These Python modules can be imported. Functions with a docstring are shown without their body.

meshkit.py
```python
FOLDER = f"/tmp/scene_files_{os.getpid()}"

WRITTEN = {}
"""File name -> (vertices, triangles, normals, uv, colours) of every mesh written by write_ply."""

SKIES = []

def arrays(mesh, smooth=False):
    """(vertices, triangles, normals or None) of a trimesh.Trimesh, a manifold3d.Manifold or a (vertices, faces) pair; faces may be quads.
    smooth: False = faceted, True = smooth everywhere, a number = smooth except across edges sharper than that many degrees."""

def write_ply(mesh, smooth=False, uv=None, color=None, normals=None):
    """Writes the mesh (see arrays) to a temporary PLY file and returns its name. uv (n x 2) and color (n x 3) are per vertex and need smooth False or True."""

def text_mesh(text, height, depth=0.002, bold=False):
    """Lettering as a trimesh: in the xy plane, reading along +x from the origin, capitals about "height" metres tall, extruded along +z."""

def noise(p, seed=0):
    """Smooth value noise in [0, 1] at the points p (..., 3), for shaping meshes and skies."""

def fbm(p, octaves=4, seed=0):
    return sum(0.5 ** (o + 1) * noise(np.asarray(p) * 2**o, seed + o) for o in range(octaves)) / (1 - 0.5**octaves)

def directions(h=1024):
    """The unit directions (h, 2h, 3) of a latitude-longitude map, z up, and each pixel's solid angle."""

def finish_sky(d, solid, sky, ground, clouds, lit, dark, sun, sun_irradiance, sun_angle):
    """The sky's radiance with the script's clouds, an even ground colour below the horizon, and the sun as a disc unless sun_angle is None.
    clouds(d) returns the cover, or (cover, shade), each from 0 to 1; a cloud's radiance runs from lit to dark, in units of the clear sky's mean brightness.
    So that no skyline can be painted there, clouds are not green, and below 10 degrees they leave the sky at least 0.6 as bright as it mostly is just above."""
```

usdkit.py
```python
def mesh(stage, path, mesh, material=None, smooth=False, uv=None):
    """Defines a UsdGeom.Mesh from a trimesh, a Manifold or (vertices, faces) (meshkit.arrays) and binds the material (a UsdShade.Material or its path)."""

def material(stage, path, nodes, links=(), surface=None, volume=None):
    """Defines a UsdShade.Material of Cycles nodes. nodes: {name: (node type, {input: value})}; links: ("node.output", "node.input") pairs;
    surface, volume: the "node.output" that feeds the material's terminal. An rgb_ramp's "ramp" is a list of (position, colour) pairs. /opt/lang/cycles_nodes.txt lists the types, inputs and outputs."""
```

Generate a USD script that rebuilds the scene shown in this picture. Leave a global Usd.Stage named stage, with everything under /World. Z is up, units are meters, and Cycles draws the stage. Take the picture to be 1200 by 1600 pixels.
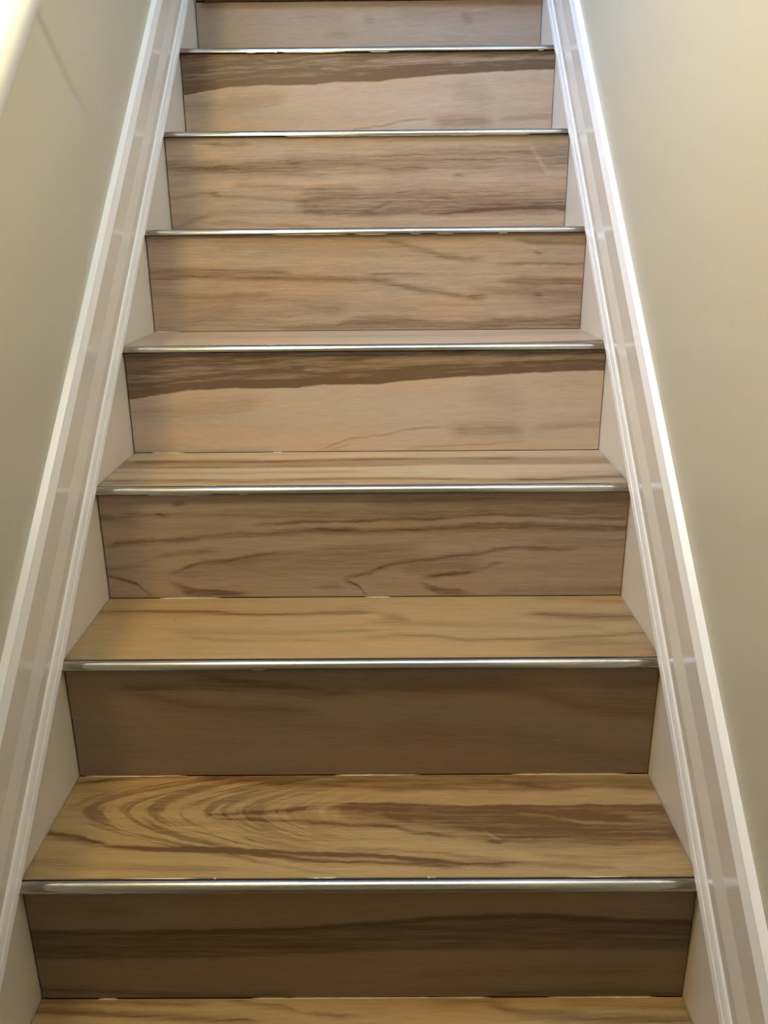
import math, random
import numpy as np, trimesh, usdkit, meshkit
from shapely.geometry import Polygon, box as sbox
from pxr import Usd, UsdGeom, UsdShade, Gf, Sdf

stage = Usd.Stage.CreateInMemory()
UsdGeom.SetStageUpAxis(stage, 'Z'); UsdGeom.SetStageMetersPerUnit(stage, 1.0)
UsdGeom.Xform.Define(stage, '/World'); UsdGeom.Scope.Define(stage, '/World/Looks')

# ------------------------------------------------------------------ camera, daylight, exposure
FOCAL_PX, EYE, PITCH, YAW, ROLL = 1294.0, (0.0424, -0.8798, 1.0207), -0.3292, -0.0054, -0.0084
cam = UsdGeom.Camera.Define(stage, '/World/camera')
def camera_axes():
    cp, sp, cy, sy, cr, sr = math.cos(PITCH), math.sin(PITCH), math.cos(YAW), math.sin(YAW), math.cos(ROLL), math.sin(ROLL)
    f = np.array([sy*cp, cy*cp, sp]); r = np.array([cy, -sy, 0.0]); u = np.cross(r, f)
    return r*cr + u*sr, u*cr - r*sr, f
_r, _u, _f = camera_axes()
cam.AddTransformOp().Set(Gf.Matrix4d(*_r, 0, *_u, 0, *(-_f), 0, *EYE, 1))
cam.CreateHorizontalApertureAttr(36.0); cam.CreateVerticalApertureAttr(48.0)
cam.CreateFocalLengthAttr(36.0*FOCAL_PX/1200.0)
cam.CreateClippingRangeAttr(Gf.Vec2f(0.01, 100.0))
cam.CreateExposureAttr(0.0)

LAMP = (-0.345, -0.10, 1.72)          # warm hanging bulb over the foot of the flight
LAMP_POWER, LAMP_COLOR = 1370.0, (1.0, 0.73, 0.33)
PANEL, PANEL_W, PANEL_POWER, PANEL_COLOR = (0.10, -0.10, 2.63), 0.60, 10.5, (1.0, 0.91, 0.66)      # added unseen square panel, fill light from the ceiling
ADDED_WINDOW = (-0.449, 0.35, 2.60)      # added unseen window in the left wall, placed for its cool light
FILL_W, FILL_L, FILL_POWER, FILL_COLOR = 0.60, 0.60, 50.0, (0.31, 0.53, 1.0)
BULB_R = 0.022                       # bulb, panel and pane emit in their builders below

# ------------------------------------------------------------------ measures
HW, D, H = 0.45, 0.2247, 0.2046      # half width of the stair, tread depth, riser height
TOP, LAND = 8, 7*0.2046 + 0.1835     # last riser and the upper landing's height
FLOOR = -3*H
SL = math.hypot(D, H); SY, SZ = D/SL, H/SL       # along the slope
NY, NZ = -H/SL, D/SL                             # square to the slope
def slope_point(s, u):               # s along the nosing line from the first nosing, u square above it
    return s*SY + u*NY, H + s*SZ + u*NZ
def line_z(y, u):                    # height of the line u above the nosing line at y
    s = (y - u*NY)/SY
    return H + s*SZ + u*NZ

# ------------------------------------------------------------------ helpers
taken = set()
def numbered(parent, name):
    p, k = f'{parent}/{name}', 0
    while p in taken:
        k += 1; p = f'{parent}/{name}_{k:03d}'
    taken.add(p); return p
def key(prim, label=None, category=None, group=None, kind=None):
    for k, v in (('label', label), ('category', category), ('group', group), ('kind', kind)):
        if v: prim.SetCustomDataByKey(k, v)
    return prim
def obj(name, mesh, mat, parent='/World', smooth=False, **kw):
    p = numbered(str(parent), name)
    return key(usdkit.mesh(stage, p, mesh, mat, smooth=smooth).GetPrim(), **kw)
def thing(name, parent='/World', **kw):
    p = numbered(parent, name)
    return key(UsdGeom.Xform.Define(stage, p).GetPrim(), **kw).GetPath()
def bx(x0, x1, y0, y1, z0, z1):
    m = trimesh.creation.box((x1-x0, y1-y0, z1-z0)); m.apply_translation(((x0+x1)/2, (y0+y1)/2, (z0+z1)/2)); return m
def cham(x0, x1, y0, y1, z0, z1, c=0.0008):          # box with chamfered edges
    pts = []
    for a, b, e in ((0, c, c), (c, 0, c), (c, c, 0)):
        for sx in (x0+a, x1-a):
            for sy in (y0+b, y1-b):
                for sz in (z0+e, z1-e): pts.append((sx, sy, sz))
    return trimesh.convex.convex_hull(np.array(pts))
def prism_yz(poly, x0, x1):           # a polygon in (y, z) pushed along x
    m = trimesh.creation.extrude_polygon(poly if hasattr(poly, 'exterior') else Polygon(poly), x1-x0, engine='earcut')
    v = m.vertices.copy(); m.vertices = np.stack([v[:, 2]+x0, v[:, 0], v[:, 1]], 1); return m
def loft_slope(profile, side, s0, s1, n=2):   # a profile of (distance from the wall face, u) run up the slope
    ring = np.array(profile, float); k = len(ring); V = []
    for s in np.linspace(s0, s1, n):
        for p, u in ring:
            y, z = slope_point(s, u); V.append((side*(HW - p), y, z))
    F = []
    for i in range(n-1):
        for j in range(k):
            a, b, c, d = i*k+j, i*k+(j+1) % k, (i+1)*k+(j+1) % k, (i+1)*k+j
            F += [(a, b, c), (a, c, d)]
    cap = trimesh.creation.triangulate_polygon(Polygon(ring), engine='earcut')
    tv, tf = cap
    idx = [int(np.argmin(((ring-q)**2).sum(1))) for q in tv]
    for t in tf:
        a, b, c = (idx[q] for q in t); F += [(a, c, b), (a+(n-1)*k, b+(n-1)*k, c+(n-1)*k)]
    m = trimesh.Trimesh(np.array(V), np.array(F), process=False); m.fix_normals(); return m

# ------------------------------------------------------------------ materials
class Nodes:                          # a small compiler for node graphs
    def __init__(s): s.n, s.l, s.c = {}, [], 0
    def add(s, kind, out, inputs=None, **links):
        name = f'n{s.c}'; s.c += 1; vals = dict(inputs or {})
        for k, v in links.items():
            if isinstance(v, str): s.l.append((v, f'{name}.{k}'))
            else: vals[k] = v
        s.n[name] = (kind, vals); return f'{name}.{out}'
    def m(s, op, a, b=0.0, c=0.0, clamp=False):
        i = {'math_type': op}
        if clamp: i['use_clamp'] = True
        return s.add('math', 'value', i, value1=a, value2=b, value3=c)
    def vec(s, x, y, z): return s.add('combine_xyz', 'vector', x=x, y=y, z=z)
    def noise(s, v, scale=1.0, detail=2.0, rough=0.5, dist=0.0):
        return s.add('noise_texture', 'fac', {'scale': scale, 'detail': detail, 'roughness': rough, 'distortion': dist}, vector=v)
    def ramp(s, fac, stops, linear=True): return s.add('rgb_ramp', 'color', {'ramp': stops}, fac=fac)
    def step(s, v, a, b): return s.add('map_range', 'result', {'range_type': 'smoothstep', 'from_min': a, 'from_max': b, 'to_min': 0.0, 'to_max': 1.0}, value=v)
    def mixc(s, f, a, b, blend='mix'): return s.add('mix_color', 'result', {'blend_type': blend}, fac=f, a=a, b=b)
    def build(s, name, surface, volume=None): return usdkit.material(stage, f'/World/Looks/{name}', s.n, s.l, surface=surface)

def curve3(g, u, fs):                 # three functions of u in [0,1] as one ramp; each is stored as (value+0.5)/2
    xs = np.linspace(0, 1, 256)
    cols = np.stack([(f(xs)+0.5)/2 for f in fs], 1)
    col = g.ramp(u, [(float(x), tuple(map(float, c))) for x, c in zip(xs, cols)])
    sep = g.add('separate_color', 'r', color=col).split('.')[0]
    return [g.m('multiply_add', f'{sep}.{k}', 2.0, -0.5) for k in 'rgb']
def poly(flat):
    p = np.array(flat).reshape(-1, 2); return lambda x: np.interp(x, p[:, 0], p[:, 1])
def ends(flat, amp, fade=0.035):      # amplitude along u, fading out at the ends of the curve unless they reach the plank's ends
    a, b = flat[0], flat[-2]; fade = min(fade, 0.35*(b-a)+1e-4)
    def f(x):
        left = np.ones_like(x) if a < 0.04 else np.clip((x-a)/fade, 0, 1)
        right = np.ones_like(x) if b > 0.94 else np.clip((b-x)/fade, 0, 1)
        return amp*left*right
    return f

def wood(name, axis, o, span, feats, seed, light=(0.50, 0.405, 0.325), dark=(0.125, 0.080, 0.050), tilt=(0, 0), streak=1.0, base=0.16, warp=1.0, rings=None, dot=None):
    """A printed wood-look tile: u runs along the plank, v across it; features are lines and bands of darker or lighter grain."""
    g = Nodes()
    pos = g.add('geometry', 'position')
    sx = g.add('separate_xyz', 'x', vector=pos).split('.')[0]
    u = g.m('multiply_add', f'{sx}.x', 1/0.9, 0.5)
    v = g.m('multiply_add', f'{sx}.{axis}', 1/span, -o/span)
    w1 = g.noise(g.vec(g.m('multiply_add', u, 6.0, seed*3.1), g.m('multiply', v, 2.2), seed*1.7), 1.0, 3.0, 0.55)
    w2 = g.noise(g.vec(g.m('multiply_add', u, 34.0, seed*7.3), g.m('multiply', v, 14.0), seed*0.9), 1.0, 2.0, 0.6)
    vw = g.m('multiply_add', w1, 0.035*warp, g.m('subtract', v, 0.0175*warp))
    vw = g.m('multiply_add', w2, 0.034*warp, g.m('subtract', vw, 0.017*warp))
    # flowing streaks
    flow = g.m('subtract', vw, g.m('multiply', u, g.m('multiply_add', u, tilt[1], tilt[0])))
    s1 = g.noise(g.vec(g.m('multiply_add', u, 2.2, seed), g.m('multiply', flow, 9.0), seed*2.3), 1.0, 3.0, 0.6)
    s2 = g.noise(g.vec(g.m('multiply_add', u, 9.0, seed*5), g.m('multiply', flow, 52.0), seed), 1.0, 3.0, 0.65)
    s3 = g.noise(g.vec(g.m('multiply_add', u, 26.0, seed), g.m('multiply', flow, 120.0), seed*4), 1.0, 2.0, 0.6)
    d = g.m('multiply_add', s1, 0.62*streak, base - 0.31*streak)
    d = g.m('multiply_add', s2, 0.55*streak, g.m('subtract', d, 0.275*streak))
    d = g.m('multiply_add', s3, 0.52, g.m('subtract', d, 0.26))
    if rings:                         # nested arcs of a cathedral figure, open to the right
        c, k, v0, freq, amp = rings
        dv = g.m('subtract', vw, g.m('multiply_add', u, -0.10, v0))
        G = g.m('subtract', u, g.m('multiply', g.m('power', g.m('absolute', dv), 1.75), k))
        r = g.noise(g.vec(g.m('multiply_add', G, freq, seed), g.m('multiply', u, 1.5), g.m('multiply', v, 3.0)), 1.0, 2.5, 0.6)
        r = g.step(r, 0.44, 0.58)
        mask = g.m('multiply', g.step(G, c-0.02, c+0.03), g.step(u, 0.60, 0.22))
        d = g.m('multiply_add', g.m('multiply', r, mask), amp, d)
    for i, f in enumerate(feats):
        if f[0] == 'line':
            _, p, w, a = f
            c, _b, am = curve3(g, u, [poly(p), lambda x: 0*x, ends(p, a)])
            q = g.m('divide', g.m('subtract', vw, c), w)
            prof = g.m('exponent', g.m('multiply', g.m('multiply', q, q), -0.5))
        else:
            _, t, b, st, sb, a = f
            span_u = [max(t[0], b[0]), 0, min(t[-2], b[-2]), 0]
            ct, cb, am = curve3(g, u, [poly(t), poly(b), ends(span_u, a)])
            prof = g.m('multiply', g.step(g.m('subtract', ct, vw), -st, st), g.step(g.m('subtract', vw, cb), -sb, sb))
        mod = g.m('multiply_add', s2, 1.7, 0.15)
        d = g.m('multiply_add', g.m('multiply', prof, mod), g.m('multiply', am, 1.6), d)
    if dot:
        du, dv = g.m('multiply', g.m('subtract', u, dot[0]), 0.9), g.m('multiply', g.m('subtract', v, dot[1]), span)
        rr = g.m('sqrt', g.m('add', g.m('multiply', du, du), g.m('multiply', dv, dv)))
        d = g.m('add', d, g.step(rr, 0.0022, 0.0008))
    d = g.m('maximum', g.m('minimum', d, 1.0), 0.0)
    col = g.mixc(d, light, dark)
    hue = g.noise(g.vec(g.m('multiply_add', u, 3.0, seed*9), g.m('multiply', v, 4.0), seed), 1.0, 2.0)
    col = g.mixc(g.step(hue, 0.42, 0.66), col, g.mixc(1.0, col, (1.06, 0.97, 0.88), 'multiply'))
    rough = g.m('multiply_add', s2, 0.12, 0.36)
    bump = g.add('bump', 'normal', {'strength': 0.25, 'distance': 0.0006}, height=s3)
    p = g.add('principled_bsdf', 'BSDF', {'specular_ior_level': 0.42}, base_color=col, roughness=rough, normal=bump)
    return g.build(name, p)

def paint(name, color, rough, spec=0.5, bump=0.0, scale=180.0, var=0.0):
    g = Nodes(); pos = g.add('geometry', 'position')
    kw = {}
    if bump:
        nz = g.noise(pos, scale, 3.0, 0.6)
        kw['normal'] = g.add('bump', 'normal', {'strength': bump, 'distance': 0.0015}, height=nz)
    big = g.noise(pos, 2.5, 2.0)
    col = g.mixc(g.m('multiply', big, var), color, tuple(c*0.9 for c in color))
    return g.build(name, g.add('principled_bsdf', 'BSDF', {'roughness': rough, 'specular_ior_level': spec}, base_color=col, **kw))

def metal(name, color, rough):
    g = Nodes(); pos = g.add('geometry', 'position')
    mp = g.add('mapping', 'vector', {'scale': (6.0, 900.0, 900.0)}, vector=pos)
    nz = g.noise(mp, 1.0, 2.0, 0.6)
    r = g.m('multiply_add', nz, 0.12, rough - 0.06)
    return g.build(name, g.add('principled_bsdf', 'BSDF', {'metallic': 1.0}, base_color=color, roughness=r))

def glow(name, color, strength):
    g = Nodes(); return g.build(name, g.add('emission', 'emission', {'color': color, 'strength': strength}))

wall_paint = paint('wall_paint', (0.55, 0.528, 0.42), 0.42, 0.45, bump=0.12, scale=320.0, var=0.25)
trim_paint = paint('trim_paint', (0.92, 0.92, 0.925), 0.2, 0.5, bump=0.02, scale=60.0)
shaded_flat_paint = paint('shaded_flat_paint', (0.74, 0.705, 0.65), 0.2, 0.5, bump=0.02, scale=60.0)  # moulding's upright faces: darker copy of the white trim, shade painted in
skirt_paint = paint('skirt_paint', (0.82, 0.78, 0.69), 0.25, 0.5, bump=0.03, scale=60.0)
ceiling_paint = paint('ceiling_paint', (0.80, 0.78, 0.72), 0.8, 0.2)
aluminium = metal('brushed_aluminium', (0.62, 0.61, 0.60), 0.22)
dark_joint_shade = paint('dark_joint_shade', (0.025, 0.02, 0.016), 0.8, 0.2)
grout = paint('pale_grout', (0.72, 0.66, 0.55), 0.8, 0.2)
white_gloss = paint('white_gloss', (0.84, 0.82, 0.76), 0.25, 0.5)
bulb_glow = glow('bulb_glow', LAMP_COLOR, LAMP_POWER)
added_panel_glow = glow('added_panel_glow', PANEL_COLOR, PANEL_POWER)
added_window_glow = glow('added_window_glow', FILL_COLOR, FILL_POWER)
dark_wood = wood('dark_landing_wood', 'z', 0.0, 0.2, [], 31.0, light=(0.20, 0.12, 0.065), dark=(0.07, 0.04, 0.02))

# ------------------------------------------------------------------ printed grain, measured plank by plank
# 'line': (u, v) points, half width in v, darkness;  'band': upper edge, lower edge, softness of each, darkness (negative is lighter)
FEATURES = {
  ('R', 4): [
    ('band',[0.002,0.949,0.47,0.953,0.989,0.974],[-0.009,0.508,0.032,0.527,0.046,0.546,0.087,0.559,0.128,0.593,0.177,0.6,0.227,0.614,0.289,0.604,0.357,0.614,0.415,0.639,0.469,0.638,0.531,0.643,0.598,0.677,0.665,0.694,0.731,0.708,0.798,0.719,0.887,0.74,0.993,0.746],0.01,0.012,0.44),
    ('band',[-0.007,0.562,0.033,0.581,0.047,0.6,0.088,0.613,0.129,0.647,0.178,0.653,0.228,0.667,0.29,0.657,0.357,0.667,0.415,0.692,0.469,0.691,0.531,0.697,0.598,0.73,0.665,0.747,0.731,0.76,0.798,0.772,0.886,0.792,0.992,0.798],[-0.009,0.508,0.032,0.527,0.046,0.546,0.087,0.559,0.128,0.593,0.177,0.6,0.227,0.614,0.289,0.604,0.357,0.614,0.415,0.639,0.469,0.638,0.531,0.643,0.598,0.677,0.665,0.694,0.731,0.708,0.798,0.719,0.887,0.74,0.993,0.746],0.02,0.01,0.26),
    ('line',[0.004,0.647,0.066,0.655,0.134,0.702,0.229,0.744,0.314,0.774,0.425,0.731,0.576,0.765,0.633,0.793,0.687,0.814,0.753,0.812],0.014,0.22),
    ('line',[0.002,0.578,0.065,0.595,0.133,0.649,0.228,0.679,0.29,0.663,0.38,0.684,0.469,0.681,0.531,0.714,0.598,0.751,0.665,0.763,0.753,0.779,0.842,0.782],0.012,0.2),
    ('line',[0.024,0.764,0.092,0.811,0.159,0.838,0.23,0.855,0.337,0.861],0.02,0.12),
    ('band',[0.487,0.871,0.62,0.871,0.752,0.886,0.991,0.882],[0.487,0.846,0.62,0.816,0.709,0.839,0.797,0.846,0.991,0.855],0.03,0.03,-0.18),
    ('line',[0.781,0.797,0.793,0.797,0.806,0.791,0.818,0.791],0.018,0.35),
    ('line',[0.819,0.835,0.863,0.824,0.929,0.841,0.991,0.829],0.012,0.25),
    ('line',[0.342,0.783,0.354,0.783,0.367,0.776,0.379,0.776],0.018,0.3),
    ('line',[0.038,0.406,0.106,0.394,0.174,0.422,0.243,0.46,0.288,0.469],0.07,0.14),
    ('line',[0.71,0.574,0.755,0.513,0.8,0.452,0.845,0.47],0.09,0.1),
    ('line',[0.667,0.204,0.703,0.196,0.757,0.211,0.803,0.199,0.848,0.187],0.045,0.26),
    ('line',[0.848,0.208,0.916,0.236,0.983,0.254],0.03,0.14),
    ('line',[0.387,-0.014,0.42,0.047,0.466,0.128,0.507,0.137,0.507,0.153,0.53,0.146,0.576,0.196,0.621,0.225,0.675,0.234],0.008,0.22),
    ('line',[0.41,-0.005,0.447,0.046,0.475,0.086],0.008,0.15),
    ('line',[0.576,0.021,0.667,0.049,0.758,0.067,0.849,0.095],0.012,0.13),
    ('line',[0.002,0.008,0.099,0.026,0.19,0.023,0.328,-0.002],0.03,0.1),
  ],
  ('R', 6): [
    ('band',[-0.0,0.716,0.074,0.704,0.161,0.692,0.231,0.707,0.293,0.732,0.38,0.755,0.467,0.761,0.479,0.734,0.61,0.8,0.697,0.809,0.827,0.836,0.892,0.847,0.996,0.856],[-0.003,0.618,0.115,0.587,0.247,0.582,0.379,0.604,0.506,0.582,0.566,0.589,0.698,0.602,0.829,0.597,0.999,0.6],0.06,0.12,0.24),
    ('line',[0.292,0.705,0.318,0.669,0.344,0.677],0.03,0.12),
    ('line',[0.522,0.617,0.566,0.597,0.61,0.605,0.662,0.621],0.022,0.18),
    ('line',[0.708,0.542,0.72,0.542,0.737,0.538,0.749,0.538],0.0108,0.35),
    ('line',[0.148,0.442,0.193,0.453,0.245,0.438,0.342,0.408,0.422,0.423,0.501,0.411],0.018,0.18),
    ('line',[0.022,0.328,0.09,0.38,0.125,0.352,0.2,0.322,0.288,0.297,0.368,0.289],0.014,0.16),
    ('line',[0.094,0.389,0.121,0.376,0.134,0.352],0.02,0.2),
    ('band',[0.309,0.318,0.389,0.388,0.478,0.376,0.566,0.4,0.698,0.399,0.875,0.398,0.998,0.357],[0.254,0.192,0.387,0.132,0.477,0.119,0.566,0.126,0.61,0.133,0.744,0.125,0.877,0.115,0.993,0.12],0.1,0.03,0.28),
    ('line',[0.477,0.166,0.512,0.201,0.548,0.255,0.575,0.29],0.014,0.2),
    ('line',[0.655,0.122,0.721,0.157,0.788,0.182,0.854,0.189,0.992,0.184],0.012,0.25),
    ('line',[0.898,0.224,0.991,0.225],0.014,0.2),
    ('line',[0.025,0.033,0.063,0.106,0.108,0.16,0.175,0.176,0.287,0.172,0.42,0.158],0.02,0.14),
    ('line',[0.084,0.059,0.151,0.066,0.24,0.044,0.374,0.021],0.012,0.16),
    ('line',[0.05,0.625,0.116,0.631,0.203,0.601,0.291,0.589,0.422,0.549],0.03,0.12),
    ('line',[0.077,0.88,0.164,0.868,0.225,0.878],0.015,0.3),
    ('line',[0.894,0.872,0.914,0.78,0.928,0.691,0.945,0.575],0.025,-0.13),
  ],
  ('R', 5): [
    ('line',[0.004,0.588,0.049,0.605,0.115,0.612,0.181,0.61,0.247,0.598,0.335,0.586],0.02,0.26),
    ('line',[0.003,0.522,0.039,0.531,0.092,0.557,0.203,0.549,0.291,0.528,0.366,0.529,0.423,0.512,0.507,0.499],0.022,0.26),
    ('line',[0.482,0.502,0.526,0.493,0.562,0.466,0.597,0.423,0.628,0.397,0.672,0.377,0.721,0.324,0.748,0.308],0.02,0.28),
    ('line',[0.721,0.319,0.748,0.323,0.77,0.338,0.784,0.322],0.012,0.28),
    ('line',[0.73,0.299,0.766,0.298,0.784,0.318],0.012,0.24),
    ('band',[0.791,0.495,0.835,0.522,0.861,0.534,0.901,0.52,0.999,0.498],[0.791,0.477,0.858,0.437,0.924,0.444,1.0,0.432],0.03,0.04,0.26),
    ('band',[0.725,0.441,0.836,0.4,0.88,0.417,1.0,0.385],[0.726,0.394,0.814,0.363,0.881,0.323,1.001,0.334],0.05,0.06,0.2),
    ('line',[0.878,0.351,0.89,0.351,0.901,0.341,0.913,0.341],0.018,0.2),
    ('line',[0.527,0.892,0.571,0.854,0.601,0.813,0.64,0.779,0.68,0.731,0.724,0.702,0.781,0.696],0.022,0.22),
    ('line',[0.832,0.882,0.875,0.853,0.941,0.841],0.014,0.26),
    ('line',[0.878,0.752,0.89,0.752,0.896,0.748,0.908,0.748],0.012,0.25),
    ('line',[0.79,0.644,0.878,0.651,0.996,0.637],0.014,0.2),
    ('line',[0.482,0.558,0.57,0.55,0.65,0.541],0.014,0.2),
    ('band',[0.24,0.037,0.42,0.06,0.481,0.145,0.548,0.143,0.597,0.131,0.637,0.101,0.705,0.07,0.75,0.078,0.817,0.114,0.884,0.112,0.937,0.12,0.964,0.138,0.995,0.156],[0.277,0.006,0.48,0.009,0.615,0.005,0.75,0.0,0.997,-0.004],0.03,0.05,0.24),
    ('line',[0.061,0.082,0.129,0.118,0.241,0.134,0.376,0.197,0.466,0.203],0.05,0.13),
    ('line',[0.041,0.227,0.13,0.214,0.22,0.231],0.05,0.11),
    ('line',[0.004,0.381,0.111,0.358,0.289,0.362],0.02,0.12),
    ('line',[0.873,0.275,0.927,0.264,0.966,0.282],0.05,0.1),
  ],
  ('R', 3): [
    ('band',[0.002,0.468,0.026,0.516,0.066,0.529,0.134,0.559,0.202,0.574,0.265,0.601,0.318,0.606,0.359,0.625,0.426,0.638,0.51,0.631,0.557,0.63,0.624,0.648,0.757,0.665,0.846,0.666,0.997,0.641],[0.002,0.462,0.034,0.482,0.088,0.508,0.147,0.512,0.21,0.546,0.269,0.559,0.336,0.569,0.403,0.582,0.51,0.585,0.557,0.588,0.624,0.59,0.758,0.598,0.847,0.6,0.998,0.585],0.02,0.03,0.34),
    ('line',[0.274,0.649,0.319,0.668,0.359,0.681,0.39,0.693,0.47,0.695,0.51,0.693,0.535,0.713,0.624,0.71,0.69,0.725,0.756,0.737,0.823,0.725,0.889,0.706,0.996,0.703],0.012,0.32),
    ('line',[0.008,0.709,0.114,0.654,0.274,0.649],0.03,0.1),
    ('band',[0.205,0.785,0.338,0.791,0.511,0.786,0.623,0.813,0.756,0.819,0.993,0.822],[0.204,0.734,0.337,0.719,0.51,0.718,0.535,0.73,0.668,0.73,0.756,0.752,0.845,0.735,0.995,0.716],0.05,0.02,0.2),
    ('band',[0.01,0.76,0.072,0.779,0.161,0.766,0.249,0.759],[0.008,0.709,0.071,0.717,0.16,0.725,0.249,0.743],0.03,0.03,0.2),
    ('line',[0.137,0.848,0.149,0.848,0.158,0.848,0.17,0.848],0.012,0.35),
    ('line',[0.104,0.757,0.116,0.757,0.125,0.747,0.137,0.747],0.0084,0.25),
    ('line',[0.491,0.858,0.623,0.864,0.799,0.869,0.993,0.853],0.03,0.16),
    ('line',[0.114,0.19,0.125,0.228,0.151,0.277,0.188,0.324,0.243,0.348,0.298,0.395,0.343,0.426],0.012,0.34),
    ('band',[0.114,0.196,0.126,0.157,0.157,0.103,0.179,0.085,0.22,0.073,0.284,0.049],[0.114,0.183,0.121,0.131,0.138,0.086,0.155,0.031,0.192,0.012,0.284,0.009],0.012,0.04,0.4),
    ('band',[0.118,0.207,0.16,0.281,0.243,0.343,0.343,0.421,0.424,0.466,0.51,0.484,0.624,0.502],[0.117,0.174,0.159,0.206,0.241,0.257,0.332,0.265,0.423,0.274,0.509,0.292,0.624,0.353],0.02,0.14,0.16),
    ('line',[0.456,0.175,0.468,0.19,0.507,0.228,0.509,0.217,0.53,0.266,0.557,0.312,0.624,0.343,0.669,0.369,0.723,0.393,0.759,0.434,0.804,0.446,0.871,0.427,0.916,0.43],0.013,0.33),
    ('line',[0.456,0.173,0.477,0.138,0.49,0.093,0.497,0.054,0.506,0.014],0.012,0.42),
    ('line',[0.6,0.16,0.62,0.185,0.67,0.208,0.706,0.226,0.733,0.247],0.014,0.4),
    ('line',[0.715,0.239,0.733,0.253,0.747,0.296,0.778,0.317],0.012,0.2),
    ('band',[0.6,0.156,0.625,0.12,0.648,0.076,0.684,0.07,0.717,0.021],[0.6,0.147,0.62,0.072,0.639,0.032,0.671,0.013,0.717,0.008],0.012,0.02,0.36),
    ('line',[0.004,0.21,0.039,0.166,0.059,0.133,0.066,0.089,0.078,0.04,0.1,0.01],0.012,0.36),
    ('line',[0.001,0.275,0.061,0.306,0.107,0.326],0.02,0.16),
    ('line',[0.062,0.338,0.108,0.39,0.163,0.421,0.226,0.429],0.014,0.16),
    ('line',[0.399,0.101,0.445,0.099,0.467,0.088],0.016,0.2),
    ('band',[0.557,0.291,0.606,0.311,0.679,0.352,0.741,0.392],[0.557,0.226,0.602,0.203,0.67,0.223,0.733,0.264],0.03,0.05,0.12),
    ('line',[0.744,0.042,0.853,0.054,0.99,0.061],0.02,0.14),
    ('line',[0.803,0.496,0.893,0.483,1.0,0.501],0.04,0.1),
  ],
  ('R', 2): [
    ('band',[0.189,0.873,0.305,0.862,0.398,0.82,0.491,0.794,0.588,0.826,0.728,0.822,0.822,0.75,0.87,0.678,0.918,0.653,1.002,0.65],[0.187,0.791,0.256,0.742,0.35,0.704,0.444,0.678,0.495,0.735,0.588,0.69,0.706,0.718,0.8,0.668,0.872,0.559,1.006,0.483],0.1,0.05,0.26),
    ('band',[0.094,0.817,0.163,0.768,0.231,0.648,0.349,0.597,0.49,0.424,0.541,0.471,0.612,0.47,0.684,0.419,0.76,0.393,0.828,0.317,0.902,0.217,1.004,0.139],[0.091,0.699,0.159,0.602,0.252,0.504,0.394,0.403,0.513,0.326,0.541,0.301,0.637,0.31,0.733,0.3,0.805,0.269,0.878,0.168,1.006,0.064],0.14,0.14,0.2),
    ('line',[0.073,0.759,0.116,0.788,0.163,0.787,0.219,0.767],0.02,0.22),
    ('line',[0.077,0.728,0.138,0.71,0.207,0.625,0.263,0.595,0.349,0.597,0.443,0.546],0.02,0.18),
    ('line',[0.235,0.871,0.304,0.811,0.374,0.786,0.444,0.725,0.533,0.699],0.025,0.18),
    ('band',[0.859,0.795,0.998,0.838],[0.88,0.689,1.002,0.662],0.06,0.05,0.12),
    ('line',[0.008,0.29,0.152,0.249,0.297,0.282],0.06,0.07),
  ],
  ('R', 1): [
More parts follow.
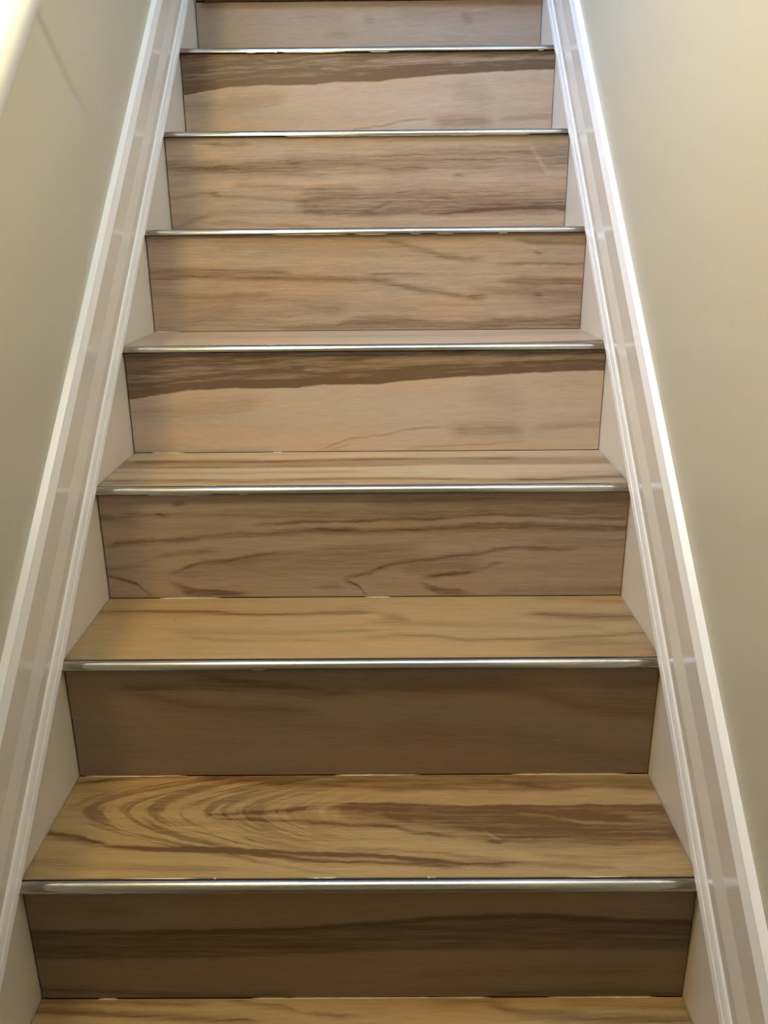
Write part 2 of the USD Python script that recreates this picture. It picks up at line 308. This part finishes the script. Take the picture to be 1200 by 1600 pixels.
    ('line',[-0.0,0.588,0.096,0.577,0.193,0.583,0.285,0.592,0.387,0.606,0.45,0.623,0.498,0.644,0.546,0.656,0.618,0.687,0.69,0.704,0.747,0.71,0.795,0.701,0.858,0.681,0.93,0.658,1.007,0.651],0.014,0.42),
    ('band',[-0.0,0.579,0.096,0.569,0.285,0.586,0.387,0.603,0.498,0.641,0.546,0.651,0.618,0.681,0.747,0.705,0.858,0.676,1.007,0.646],[-0.008,0.345,0.114,0.342,0.188,0.346,0.282,0.361,0.385,0.378,0.497,0.403,0.546,0.416,0.619,0.42,0.741,0.42,0.838,0.415,1.013,0.411],0.01,0.025,0.32),
    ('line',[0.077,0.753,0.126,0.765,0.182,0.737],0.04,0.12),
    ('line',[0.57,0.192,0.743,0.23,0.94,0.212],0.03,0.12),
    ('line',[0.008,0.089,0.082,0.073,0.206,0.027,0.406,0.023],0.02,0.25),
    ('line',[0.695,0.031,0.794,0.044,0.993,0.025],0.02,0.2),
  ],
  ('R', 8): [
    ('line',[0.479,0.513,0.491,0.513,0.511,0.503,0.523,0.503],0.048,0.14),
    ('line',[0.758,0.523,0.77,0.523,0.796,0.502,0.808,0.502],0.048,0.14),
    ('line',[0.363,0.355,0.411,0.363,0.459,0.324],0.03,0.12),
    ('line',[0.572,0.569,0.724,0.554,0.978,0.593],0.05,0.1),
    ('line',[0.269,0.553,0.364,0.531,0.46,0.565],0.03,0.1),
  ],
  ('T', 1): [
    ('line',[-0.002,0.429,0.05,0.39,0.079,0.345,0.108,0.302,0.169,0.286,0.239,0.278,0.309,0.263,0.409,0.235,0.459,0.223,0.552,0.196,0.581,0.173,0.653,0.136,0.749,0.115],0.012,0.42),
    ('line',[0.109,0.29,0.21,0.265,0.31,0.237,0.386,0.197,0.459,0.163,0.552,0.134,0.585,0.133,0.662,0.091],0.012,0.36),
    ('line',[-0.0,0.412,0.042,0.369,0.077,0.317,0.109,0.293],0.02,0.28),
    ('band',[0.108,0.296,0.259,0.284,0.409,0.241,0.552,0.209,0.557,0.201,0.663,0.131],[0.111,0.268,0.261,0.244,0.41,0.213,0.552,0.179,0.557,0.166,0.662,0.11],0.01,0.02,0.24),
    ('band',[0.199,1.0,0.39,1.001,0.553,1.003,0.615,1.001,0.783,0.988,0.999,0.96],[0.202,0.949,0.281,0.922,0.394,0.859,0.553,0.82,0.613,0.825,0.776,0.813,0.887,0.851,1.004,0.806],0.02,0.05,0.3),
    ('line',[0.003,0.92,0.056,0.954,0.121,0.988,0.199,0.992],0.016,0.35),
    ('band',[0.431,0.665,0.478,0.696,0.553,0.7,0.664,0.671,0.771,0.674,0.903,0.67,1.002,0.674],[0.431,0.639,0.495,0.568,0.532,0.52,0.552,0.52,0.634,0.442,0.707,0.337,0.756,0.307,0.855,0.291,0.99,0.301],0.012,0.12,0.46),
    ('line',[0.238,0.588,0.264,0.596,0.326,0.604,0.389,0.634,0.431,0.658],0.016,0.36),
    ('line',[0.238,0.581,0.276,0.549,0.329,0.541,0.402,0.524,0.48,0.482,0.552,0.468,0.583,0.413,0.658,0.359],0.016,0.3),
    ('line',[0.907,0.556,0.948,0.549,0.993,0.529],0.02,-0.3),
    ('line',[0.736,0.592,0.792,0.559,0.866,0.49,0.992,0.456],0.012,-0.22),
    ('line',[0.688,0.41,0.7,0.41,0.708,0.366,0.722,0.328,0.734,0.328],0.012,-0.25),
    ('line',[0.695,0.323,0.707,0.323,0.722,0.323,0.734,0.323],0.012,0.4),
    ('line',[0.532,0.63,0.547,0.566,0.589,0.519],0.02,0.3),
    ('line',[0.753,0.21,0.849,0.18,0.993,0.217],0.02,0.15),
    ('line',[0.458,0.273,0.606,0.235,0.749,0.129,0.892,0.099],0.015,0.2),
    ('line',[0.757,0.89,0.832,0.836,0.887,0.851],0.016,0.25),
    ('line',[0.01,0.174,0.072,0.145,0.195,0.116,0.317,0.086],0.02,0.12),
  ],
  ('T', 2): [
    ('line',[-0.001,0.751,0.119,0.758,0.198,0.754,0.279,0.702,0.357,0.698,0.434,0.712,0.533,0.721],0.02,0.32),
    ('band',[-0.005,0.799,0.222,0.811,0.533,0.842],[0.003,0.703,0.227,0.691,0.533,0.688],0.08,0.08,0.14),
    ('line',[0.134,0.499,0.146,0.499,0.147,0.499,0.159,0.499],0.012,0.0),
    ('line',[0.152,0.403,0.241,0.407,0.341,0.393,0.439,0.41,0.533,0.426],0.025,0.16),
    ('line',[0.17,0.359,0.247,0.293,0.345,0.267,0.441,0.283],0.02,0.14),
    ('line',[0.521,0.665,0.552,0.65,0.593,0.601],0.04,0.35),
    ('band',[0.789,0.674,0.822,0.705,0.903,0.687,1.005,0.662],[0.789,0.655,0.838,0.611,0.922,0.561,1.009,0.579],0.04,0.06,0.36),
    ('line',[0.811,0.952,0.916,0.92,0.994,0.89],0.03,0.16),
    ('line',[0.542,0.361,0.615,0.337,0.687,0.27,0.76,0.279,0.833,0.292,0.907,0.313,0.983,0.36],0.022,0.26),
    ('line',[0.493,0.301,0.566,0.318],0.02,0.14),
    ('band',[0.782,0.225,0.93,0.3,0.998,0.234],[0.776,0.067,0.915,0.06,0.988,0.037],0.1,0.1,0.18),
    ('line',[0.491,0.561,0.592,0.533,0.743,0.503,0.94,0.449],0.03,0.14),
  ],
  ('T', 3): [
    ('band',[-0.0,0.746,0.169,0.78,0.318,0.735,0.507,0.789,0.632,0.754,0.78,0.79,0.99,0.79],[0.018,0.509,0.184,0.492,0.509,0.514,0.63,0.558,0.985,0.55],0.06,0.03,0.3),
    ('line',[0.003,0.709,0.319,0.691,0.396,0.742,0.508,0.759,0.632,0.761,0.827,0.755],0.03,0.22),
    ('line',[0.026,0.393,0.192,0.343,0.329,0.362,0.509,0.378],0.03,0.18),
    ('line',[0.021,0.167,0.156,0.166,0.269,0.143,0.358,0.166,0.51,0.183,0.58,0.176,0.714,0.132,0.847,0.119,0.977,0.201],0.035,0.34),
    ('line',[0.023,0.074,0.16,0.092,0.511,0.089,0.624,0.048,0.8,0.044],0.03,0.2),
    ('band',[0.763,0.287,0.987,0.364],[0.755,0.036,0.978,0.015],0.1,0.1,0.14),
  ],
  ('T', 4): [
    ('band',[0.021,-0.114,0.122,-0.073,0.252,-0.051,0.471,-0.062,0.576,-0.02,0.709,0.043,0.843,0.093,0.977,0.173],[0.038,-0.4,0.512,-0.444,0.967,-0.425],0.03,0.02,0.42),
    ('line',[0.026,0.585,0.275,0.553,0.507,0.572,0.721,0.596,0.984,0.72],0.08,0.12),
  ],
  ('T', 0): [
    ('line',[0.014,0.912,0.114,0.889,0.213,0.876,0.273,0.854,0.361,0.841],0.02,0.35),
    ('band',[0.276,0.998,0.337,0.969,0.382,0.951,0.408,0.906,0.457,0.894,0.506,0.872],[0.276,0.988,0.348,0.94,0.393,0.911,0.433,0.879,0.507,0.835],0.01,0.03,0.36),
    ('band',[0.684,0.957,0.718,0.945,0.771,0.9,0.838,0.888,0.91,0.872,0.991,0.853],[0.684,0.941,0.731,0.89,0.788,0.846,0.882,0.812,0.997,0.81],0.03,0.05,0.42),
    ('line',[0.585,0.974,0.654,0.957,0.744,0.967],0.03,0.2),
    ('line',[0.793,0.955,0.89,0.931,0.987,0.914],0.03,0.2),
    ('line',[0.013,0.975,0.158,0.966,0.277,0.97],0.02,0.25),
  ],
}
FEATURES[('R', 7)] = FEATURES[('R', 4)]
STYLE = {  # darkness of the ground, streakiness, tilt of the fibres, unevenness of the edges
    ('R', 1): dict(light=(0.33, 0.25, 0.18), dark=(0.10, 0.064, 0.04), base=0.26, streak=0.45, warp=0.6), ('R', 2): dict(light=(0.33, 0.265, 0.20), dark=(0.15, 0.098, 0.064), base=0.22, streak=0.6, tilt=(-0.25, 0.0)),
    ('R', 3): dict(light=(0.475, 0.395, 0.335), base=0.20, streak=0.7), ('R', 4): dict(light=(0.61, 0.525, 0.47), dark=(0.17, 0.118, 0.086), base=0.10, streak=0.45, warp=0.55, tilt=(0.15, 0.0)),
    ('R', 5): dict(base=0.26, streak=0.95), ('R', 6): dict(base=0.22, streak=0.95, tilt=(0.06, 0.0)),
    ('R', 7): dict(base=0.16, streak=0.45, warp=0.55, tilt=(0.15, 0.0)), ('R', 8): dict(light=(0.41, 0.335, 0.28), base=0.30, streak=0.35),
    ('T', 0): dict(base=0.10, streak=0.8), ('T', 1): dict(base=0.27, streak=0.9, tilt=(-0.1, 0.0), rings=(0.005, 1.2, 0.65, 40.0, 0.45)),
    ('T', 2): dict(base=0.10, streak=0.7, dot=(0.152, 0.61)), ('T', 3): dict(base=0.10, streak=0.55, warp=0.5), ('T', 4): dict(base=0.10, streak=0.5, warp=0.4)}
def plank_material(kind, k):
    f = FEATURES.get((kind, k), []); st = STYLE.get((kind, k), dict(base=0.15, streak=0.7))
    seed = {('R', 7): 4.0}.get((kind, k), float(k + (20 if kind == 'T' else 0)) + 0.37)
    if kind == 'R' and k == 4: seed = 4.0
    if kind == 'R': return wood(f'riser_grain_{k+3:02d}', 'z', (k-1)*H, H, f, seed, **st)
    return wood(f'tread_grain_{k+3:02d}', 'y', (k-1)*D, D, f, seed, light=[(0.45, 0.325, 0.165), (0.455, 0.325, 0.155), (0.385, 0.278, 0.145), (0.48, 0.385, 0.27)][k] if 0 <= k < 4 else (0.49, 0.395, 0.31), dark=(0.13, 0.070, 0.028), **st)

# ------------------------------------------------------------------ the setting
YB, YT, ZC, ZT = -2.6, 3.2, 2.65, 4.0           # back wall, end of the landing, lower and upper ceilings
y_floor = -0.70
def wall_outline():
    u = 0.10; ya, yb = -0.74, 7*D + 0.16
    return Polygon([(YB, FLOOR), (ya, FLOOR), (ya, line_z(ya, u)), (yb, line_z(yb, u)), (yb, LAND), (YT, LAND), (YT, ZT), (YB, ZT)])
wo = wall_outline()
for s, nm in ((-1, 'wall_left'), (1, 'wall_right')):
    a, b = sorted((s*HW, s*(HW+0.10)))
    obj(nm, prism_yz(wo, a, b), wall_paint, kind='structure', label='olive beige painted wall on the %s of the stair' % ('left' if s < 0 else 'right'))
obj('wall_back', bx(-HW-0.1, HW+0.1, YB-0.1, YB, FLOOR, ZC), wall_paint, kind='structure', label='beige wall at the foot of the stair')
obj('wall_front', bx(-HW-0.1, HW+0.1, YT, YT+0.1, LAND, ZT), wall_paint, kind='structure', label='beige wall at the end of the upper landing')
ce = thing('ceiling', kind='structure', label='white ceiling over the stair, lower over the foot than over the flight')
obj('lower_panel', bx(-HW-0.1, HW+0.1, YB-0.1, 0.05, ZC, ZC+0.12), wall_paint, ce)
obj('header', bx(-HW, HW, -0.05, 0.05, ZC+0.12, ZT), wall_paint, ce)
up = sbox(-HW-0.1, -0.05, HW+0.1, YT+0.1)
m = trimesh.creation.extrude_polygon(up, 0.08, engine='earcut'); m.apply_translation((0, 0, ZT)); obj('upper_panel', m, ceiling_paint, ce)
w = thing('added_window_1', kind='structure', label='added unseen high window in the left wall giving cool fill light')
hole = sbox(ADDED_WINDOW[1]-FILL_L/2, ADDED_WINDOW[2]-FILL_W/2, ADDED_WINDOW[1]+FILL_L/2, ADDED_WINDOW[2]+FILL_W/2)
obj('added_window_frame', prism_yz(hole.buffer(0.05, join_style=2).difference(hole), -HW-0.0005, -HW+0.018), trim_paint, w)
obj('added_window_pane', bx(-HW+0.0005, -HW+0.004, ADDED_WINDOW[1]-FILL_L/2, ADDED_WINDOW[1]+FILL_L/2, ADDED_WINDOW[2]-FILL_W/2, ADDED_WINDOW[2]+FILL_W/2), added_window_glow, w)
fl = thing('floor', kind='structure', label='dark wooden floors below and above the flight')
obj('lower_boards', bx(-HW-0.1, HW+0.1, YB-0.1, -3*D, FLOOR-0.1, FLOOR), dark_wood, fl)
obj('landing_boards', bx(-HW-0.1, HW+0.1, 7*D+0.025, YT+0.1, LAND-0.03, LAND), dark_wood, fl)

# stringer boards behind the mouldings, and the mouldings themselves
for s, nm, bb in ((-1, 'trim_1', 'baseboard_left'), (1, 'trim_2', 'baseboard_right')):
    side = 'left' if s < 0 else 'right'
    ya, yb = -0.74, 7*D + 0.16
    sk = Polygon([(ya, line_z(ya, 0.10)), (ya, line_z(ya, -0.33)), (yb, line_z(yb, -0.33)), (yb, line_z(yb, 0.10))])
    sk = sk.intersection(Polygon([(ya, FLOOR), (7*D+0.16, FLOOR), (7*D+0.16, LAND), (7*D, LAND), (7*D, 9), (ya, 9)]).union(sbox(ya, FLOOR, 7*D+0.16, 9)))
    a, b = sorted((s*HW, s*(HW+0.03)))
    obj(nm, prism_yz(sk, a, b), skirt_paint, kind='structure', label=f'cream painted stringer board showing as triangles beside the {side} ends of the steps')
    s0, s1 = -0.88, (7*D + 0.12)/SY
    mo = thing(bb, kind='structure', label=f'white glossy moulding, shade painted into its flat faces, climbing the {side} wall along the steps')
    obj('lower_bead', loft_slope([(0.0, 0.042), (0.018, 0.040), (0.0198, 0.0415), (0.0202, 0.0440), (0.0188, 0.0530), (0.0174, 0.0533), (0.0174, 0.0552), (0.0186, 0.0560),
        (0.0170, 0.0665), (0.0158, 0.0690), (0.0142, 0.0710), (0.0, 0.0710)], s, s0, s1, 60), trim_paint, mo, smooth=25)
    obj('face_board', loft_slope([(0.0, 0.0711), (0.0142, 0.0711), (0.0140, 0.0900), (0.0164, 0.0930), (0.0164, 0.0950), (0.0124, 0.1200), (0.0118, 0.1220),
        (0.0122, 0.1640), (0.0, 0.1640)], s, s0, s1, 60), shaded_flat_paint, mo, smooth=25)
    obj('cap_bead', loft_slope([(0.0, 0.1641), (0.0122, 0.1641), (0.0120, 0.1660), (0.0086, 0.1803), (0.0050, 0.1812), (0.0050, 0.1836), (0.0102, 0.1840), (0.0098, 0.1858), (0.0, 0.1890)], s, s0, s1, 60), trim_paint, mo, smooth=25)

# ------------------------------------------------------------------ the staircase
st = thing('staircase', label='wood-look tiled staircase with metal edge strips between the white mouldings', category='staircase')
prof = [(-3*D+0.012, FLOOR)]
for k in range(-2, 9):
    top = (k*H if k < 8 else LAND-0.03)
    prof += [((k-1)*D+0.0115, top-0.0115 if k < 8 else top)]
    if k < 8: prof += [(k*D+0.0115, top-0.0115)]
prof += [(7*D+0.14, LAND-0.03), (7*D+0.14, FLOOR)]
obj('stair_core', prism_yz(prof, -HW+0.0005, HW-0.0005), dark_joint_shade, st)
GAP_L, GAP_R = 0.0022, 0.0012
rng = random.Random(7)
def wiggle(x0, x1, y, z, ry, rz, seed, n):          # an irregular bead along x
    r = random.Random(seed); V = []; F = []
    for i in range(n+1):
        x = x0 + (x1-x0)*i/n; e = 0.15 if i in (0, n) else 1.0
        a, b = ry*(0.45+0.75*r.random())*e, rz*(0.45+0.75*r.random())*e
        V += [(x, y-a, z), (x, y, z+b), (x, y+a, z), (x, y, z-b)]
    for i in range(n):
        for j in range(4):
            p, q = i*4+j, i*4+(j+1) % 4; F += [(p, q, q+4), (p, q+4, p+4)]
    F += [(0, 2, 1), (0, 3, 2), (n*4, n*4+1, n*4+2), (n*4, n*4+2, n*4+3)]
    m = trimesh.Trimesh(np.array(V), np.array(F), process=False); m.fix_normals(); return m
def edge_trim(k):                      # quarter-round nosing profile with its anchoring groove
    y0, z0, r = (k-1)*D, k*H, 0.0098
    p = [(y0+0.0052, z0-0.0012), (y0+0.0052, z0+0.0002), (y0+0.0040, z0+0.0002), (y0+0.0038, z0-0.0012), (y0+0.0012, z0-0.0012), (y0+0.0008, z0+0.0003)]
    for a in np.linspace(90, 180, 13):
        p.append((y0 + r*math.cos(math.radians(a)), z0-0.0098+0.0003 + r*math.sin(math.radians(a))))
    p += [(y0-r, z0-0.0104), (y0-r+0.0012, z0-0.0106), (y0-r+0.0012, z0-0.0096), (y0+0.0052, z0-0.0096)]
    return prism_yz(p, -HW+0.0010, HW-0.0010)
LEDGE_GROUT = {1: [(0.145, 0.27), (0.285, 0.29), (0.42, 0.47), (0.60, 0.615), (0.80, 0.90)], 3: [(0.2, 0.23)], 4: [(0.30, 0.315)]}
LIP_GROUT = {2: [(0.318, 0.341)], 5: [(0.29, 0.46), (0.475, 0.55), (0.60, 0.625), (0.66, 0.70), (0.80, 0.82)], 7: [(0.178, 0.205), (0.255, 0.261), (0.275, 0.44), (0.505, 0.56), (0.95, 0.967)], 6: [(0.3, 0.9)], 3: [(0.10, 0.22), (0.27, 0.285)], 1: [(0.1, 0.16), (0.3, 0.33)]}
BACK_GROUT = {0: [(0.09, 0.12), (0.33, 0.70), (0.79, 0.96)], 1: [(0.01, 0.19), (0.45, 0.6), (0.76, 0.96)], 2: [(0.10, 0.22), (0.5, 0.55)], 3: [(0.04, 0.11), (0.3, 0.32)], 4: [(0.0, 0.06)]}
ux = lambda u: -HW + 0.9*u
for k in range(-2, 9):
    ytop = (k*H - 0.0112) if k < 8 else LAND-0.0365
    obj('riser', cham(-HW+GAP_L, HW-GAP_R, (k-1)*D, (k-1)*D+0.010, (k-1)*H+0.0004, ytop), plank_material('R', k), st)
    if k == 8: continue
    obj('tread', cham(-HW+0.0010, HW-0.0010, (k-1)*D+0.0058, k*D+0.0096 - 0.0098, k*H-0.010, k*H), plank_material('T', k), st)
    obj('edge_strip', edge_trim(k), aluminium, st, smooth=20)
    obj('dark_line', bx(-HW+0.0012, HW-0.0012, (k-1)*D+0.0013, (k-1)*D+0.0037, k*H-0.0011, k*H-0.0002), dark_joint_shade, st)  # dark strip laid along the groove
    obj('dark_line', bx(-HW+0.0012, HW-0.0012, (k-1)*D-0.0080, (k-1)*D-0.0004, k*H-0.0119, k*H-0.0107), dark_joint_shade, st)  # dark strip painting in the shade under the nosing lip
    for kind, table, y, z, ry, rz in (('grout_bead', LEDGE_GROUT, (k-1)*D+0.0050, k*H, 0.0012, 0.0006), ('grout_bead', LIP_GROUT, (k-1)*D-0.0080, k*H-0.0114, 0.0012, 0.0014), ('caulk_bead', BACK_GROUT, k*D-0.0006, k*H, 0.0012, 0.0011)):
        for i, (a, b) in enumerate(table.get(k, [])):
            obj(kind, wiggle(ux(a), ux(b), y, z, ry, rz, k*31+i*7+len(kind), max(6, int((b-a)*70))), grout, st)
obj('landing_nosing', cham(-HW+0.024, HW-0.014, 7*D-0.026, 7*D+0.0245, LAND-0.0355, LAND, 0.004), dark_wood, st, label='dark brown wooden nosing at the top of the flight')

# ------------------------------------------------------------------ handrail and lamp
RX, RU, RA, RB = -0.385, 0.650, 0.025, 0.0325
hr = thing('handrail', label='white painted rounded handrail running up the left wall', category='handrail')
ring = [(HW + RX + 0.0 + RA*math.cos(t)*1.0, RU + RB*math.sin(t)) for t in np.linspace(0, 2*math.pi, 28, endpoint=False)]
obj('rail', loft_slope(ring, -1, -0.30, 1.95, 40), white_gloss, hr, smooth=40)
for s in (-0.12, 1.10, 1.85):
    y, z = slope_point(s, RU - RB - 0.004)
    arm = trimesh.util.concatenate([trimesh.creation.cylinder(0.007, segment=[(-HW+0.004, y, z-0.045), (RX, y, z-0.040)], sections=16),
                                    trimesh.creation.cylinder(0.007, segment=[(RX, y, z-0.040), (RX, y, z+0.012)], sections=16)])
    b = obj('bracket', arm, aluminium, hr, smooth=40)
    pl = trimesh.creation.cylinder(0.028, segment=[(-HW, y, z-0.045), (-HW+0.005, y, z-0.045)], sections=28)
    obj('wall_plate', pl, aluminium, b.GetPath(), smooth=40)
cl = thing('pendant_lamp', label='bare warm bulb hanging on a white rod over the foot of the flight', category='lamp')
obj('ceiling_rose', trimesh.creation.cylinder(0.05, segment=[(LAMP[0], LAMP[1], ZC-0.02), (LAMP[0], LAMP[1], ZC)], sections=32), white_gloss, cl, smooth=40)
obj('rod', trimesh.creation.cylinder(0.006, segment=[(LAMP[0], LAMP[1], LAMP[2]+0.09), (LAMP[0], LAMP[1], ZC-0.02)], sections=16), white_gloss, cl, smooth=40)
obj('lampholder', trimesh.creation.cylinder(0.018, segment=[(LAMP[0], LAMP[1], LAMP[2]+BULB_R-0.002), (LAMP[0], LAMP[1], LAMP[2]+0.09)], sections=24), white_gloss, cl, smooth=40)
m = trimesh.creation.icosphere(3, BULB_R); m.apply_translation(LAMP); obj('bulb', m, bulb_glow, cl, smooth=True)
pw = PANEL_W/2
pl = thing('added_light_panel', label='added unseen square panel giving fill light above the foot of the flight', category='ceiling light')
pf = sbox(PANEL[0]-pw-0.03, PANEL[1]-pw-0.03, PANEL[0]+pw+0.03, PANEL[1]+pw+0.03).difference(sbox(PANEL[0]-pw, PANEL[1]-pw, PANEL[0]+pw, PANEL[1]+pw))
m = trimesh.creation.extrude_polygon(pf, 0.03, engine='earcut'); m.apply_translation((0, 0, ZC-0.03)); obj('frame', m, white_gloss, pl)
obj('diffuser', bx(PANEL[0]-pw, PANEL[0]+pw, PANEL[1]-pw, PANEL[1]+pw, ZC-0.02, ZC-0.016), added_panel_glow, pl)
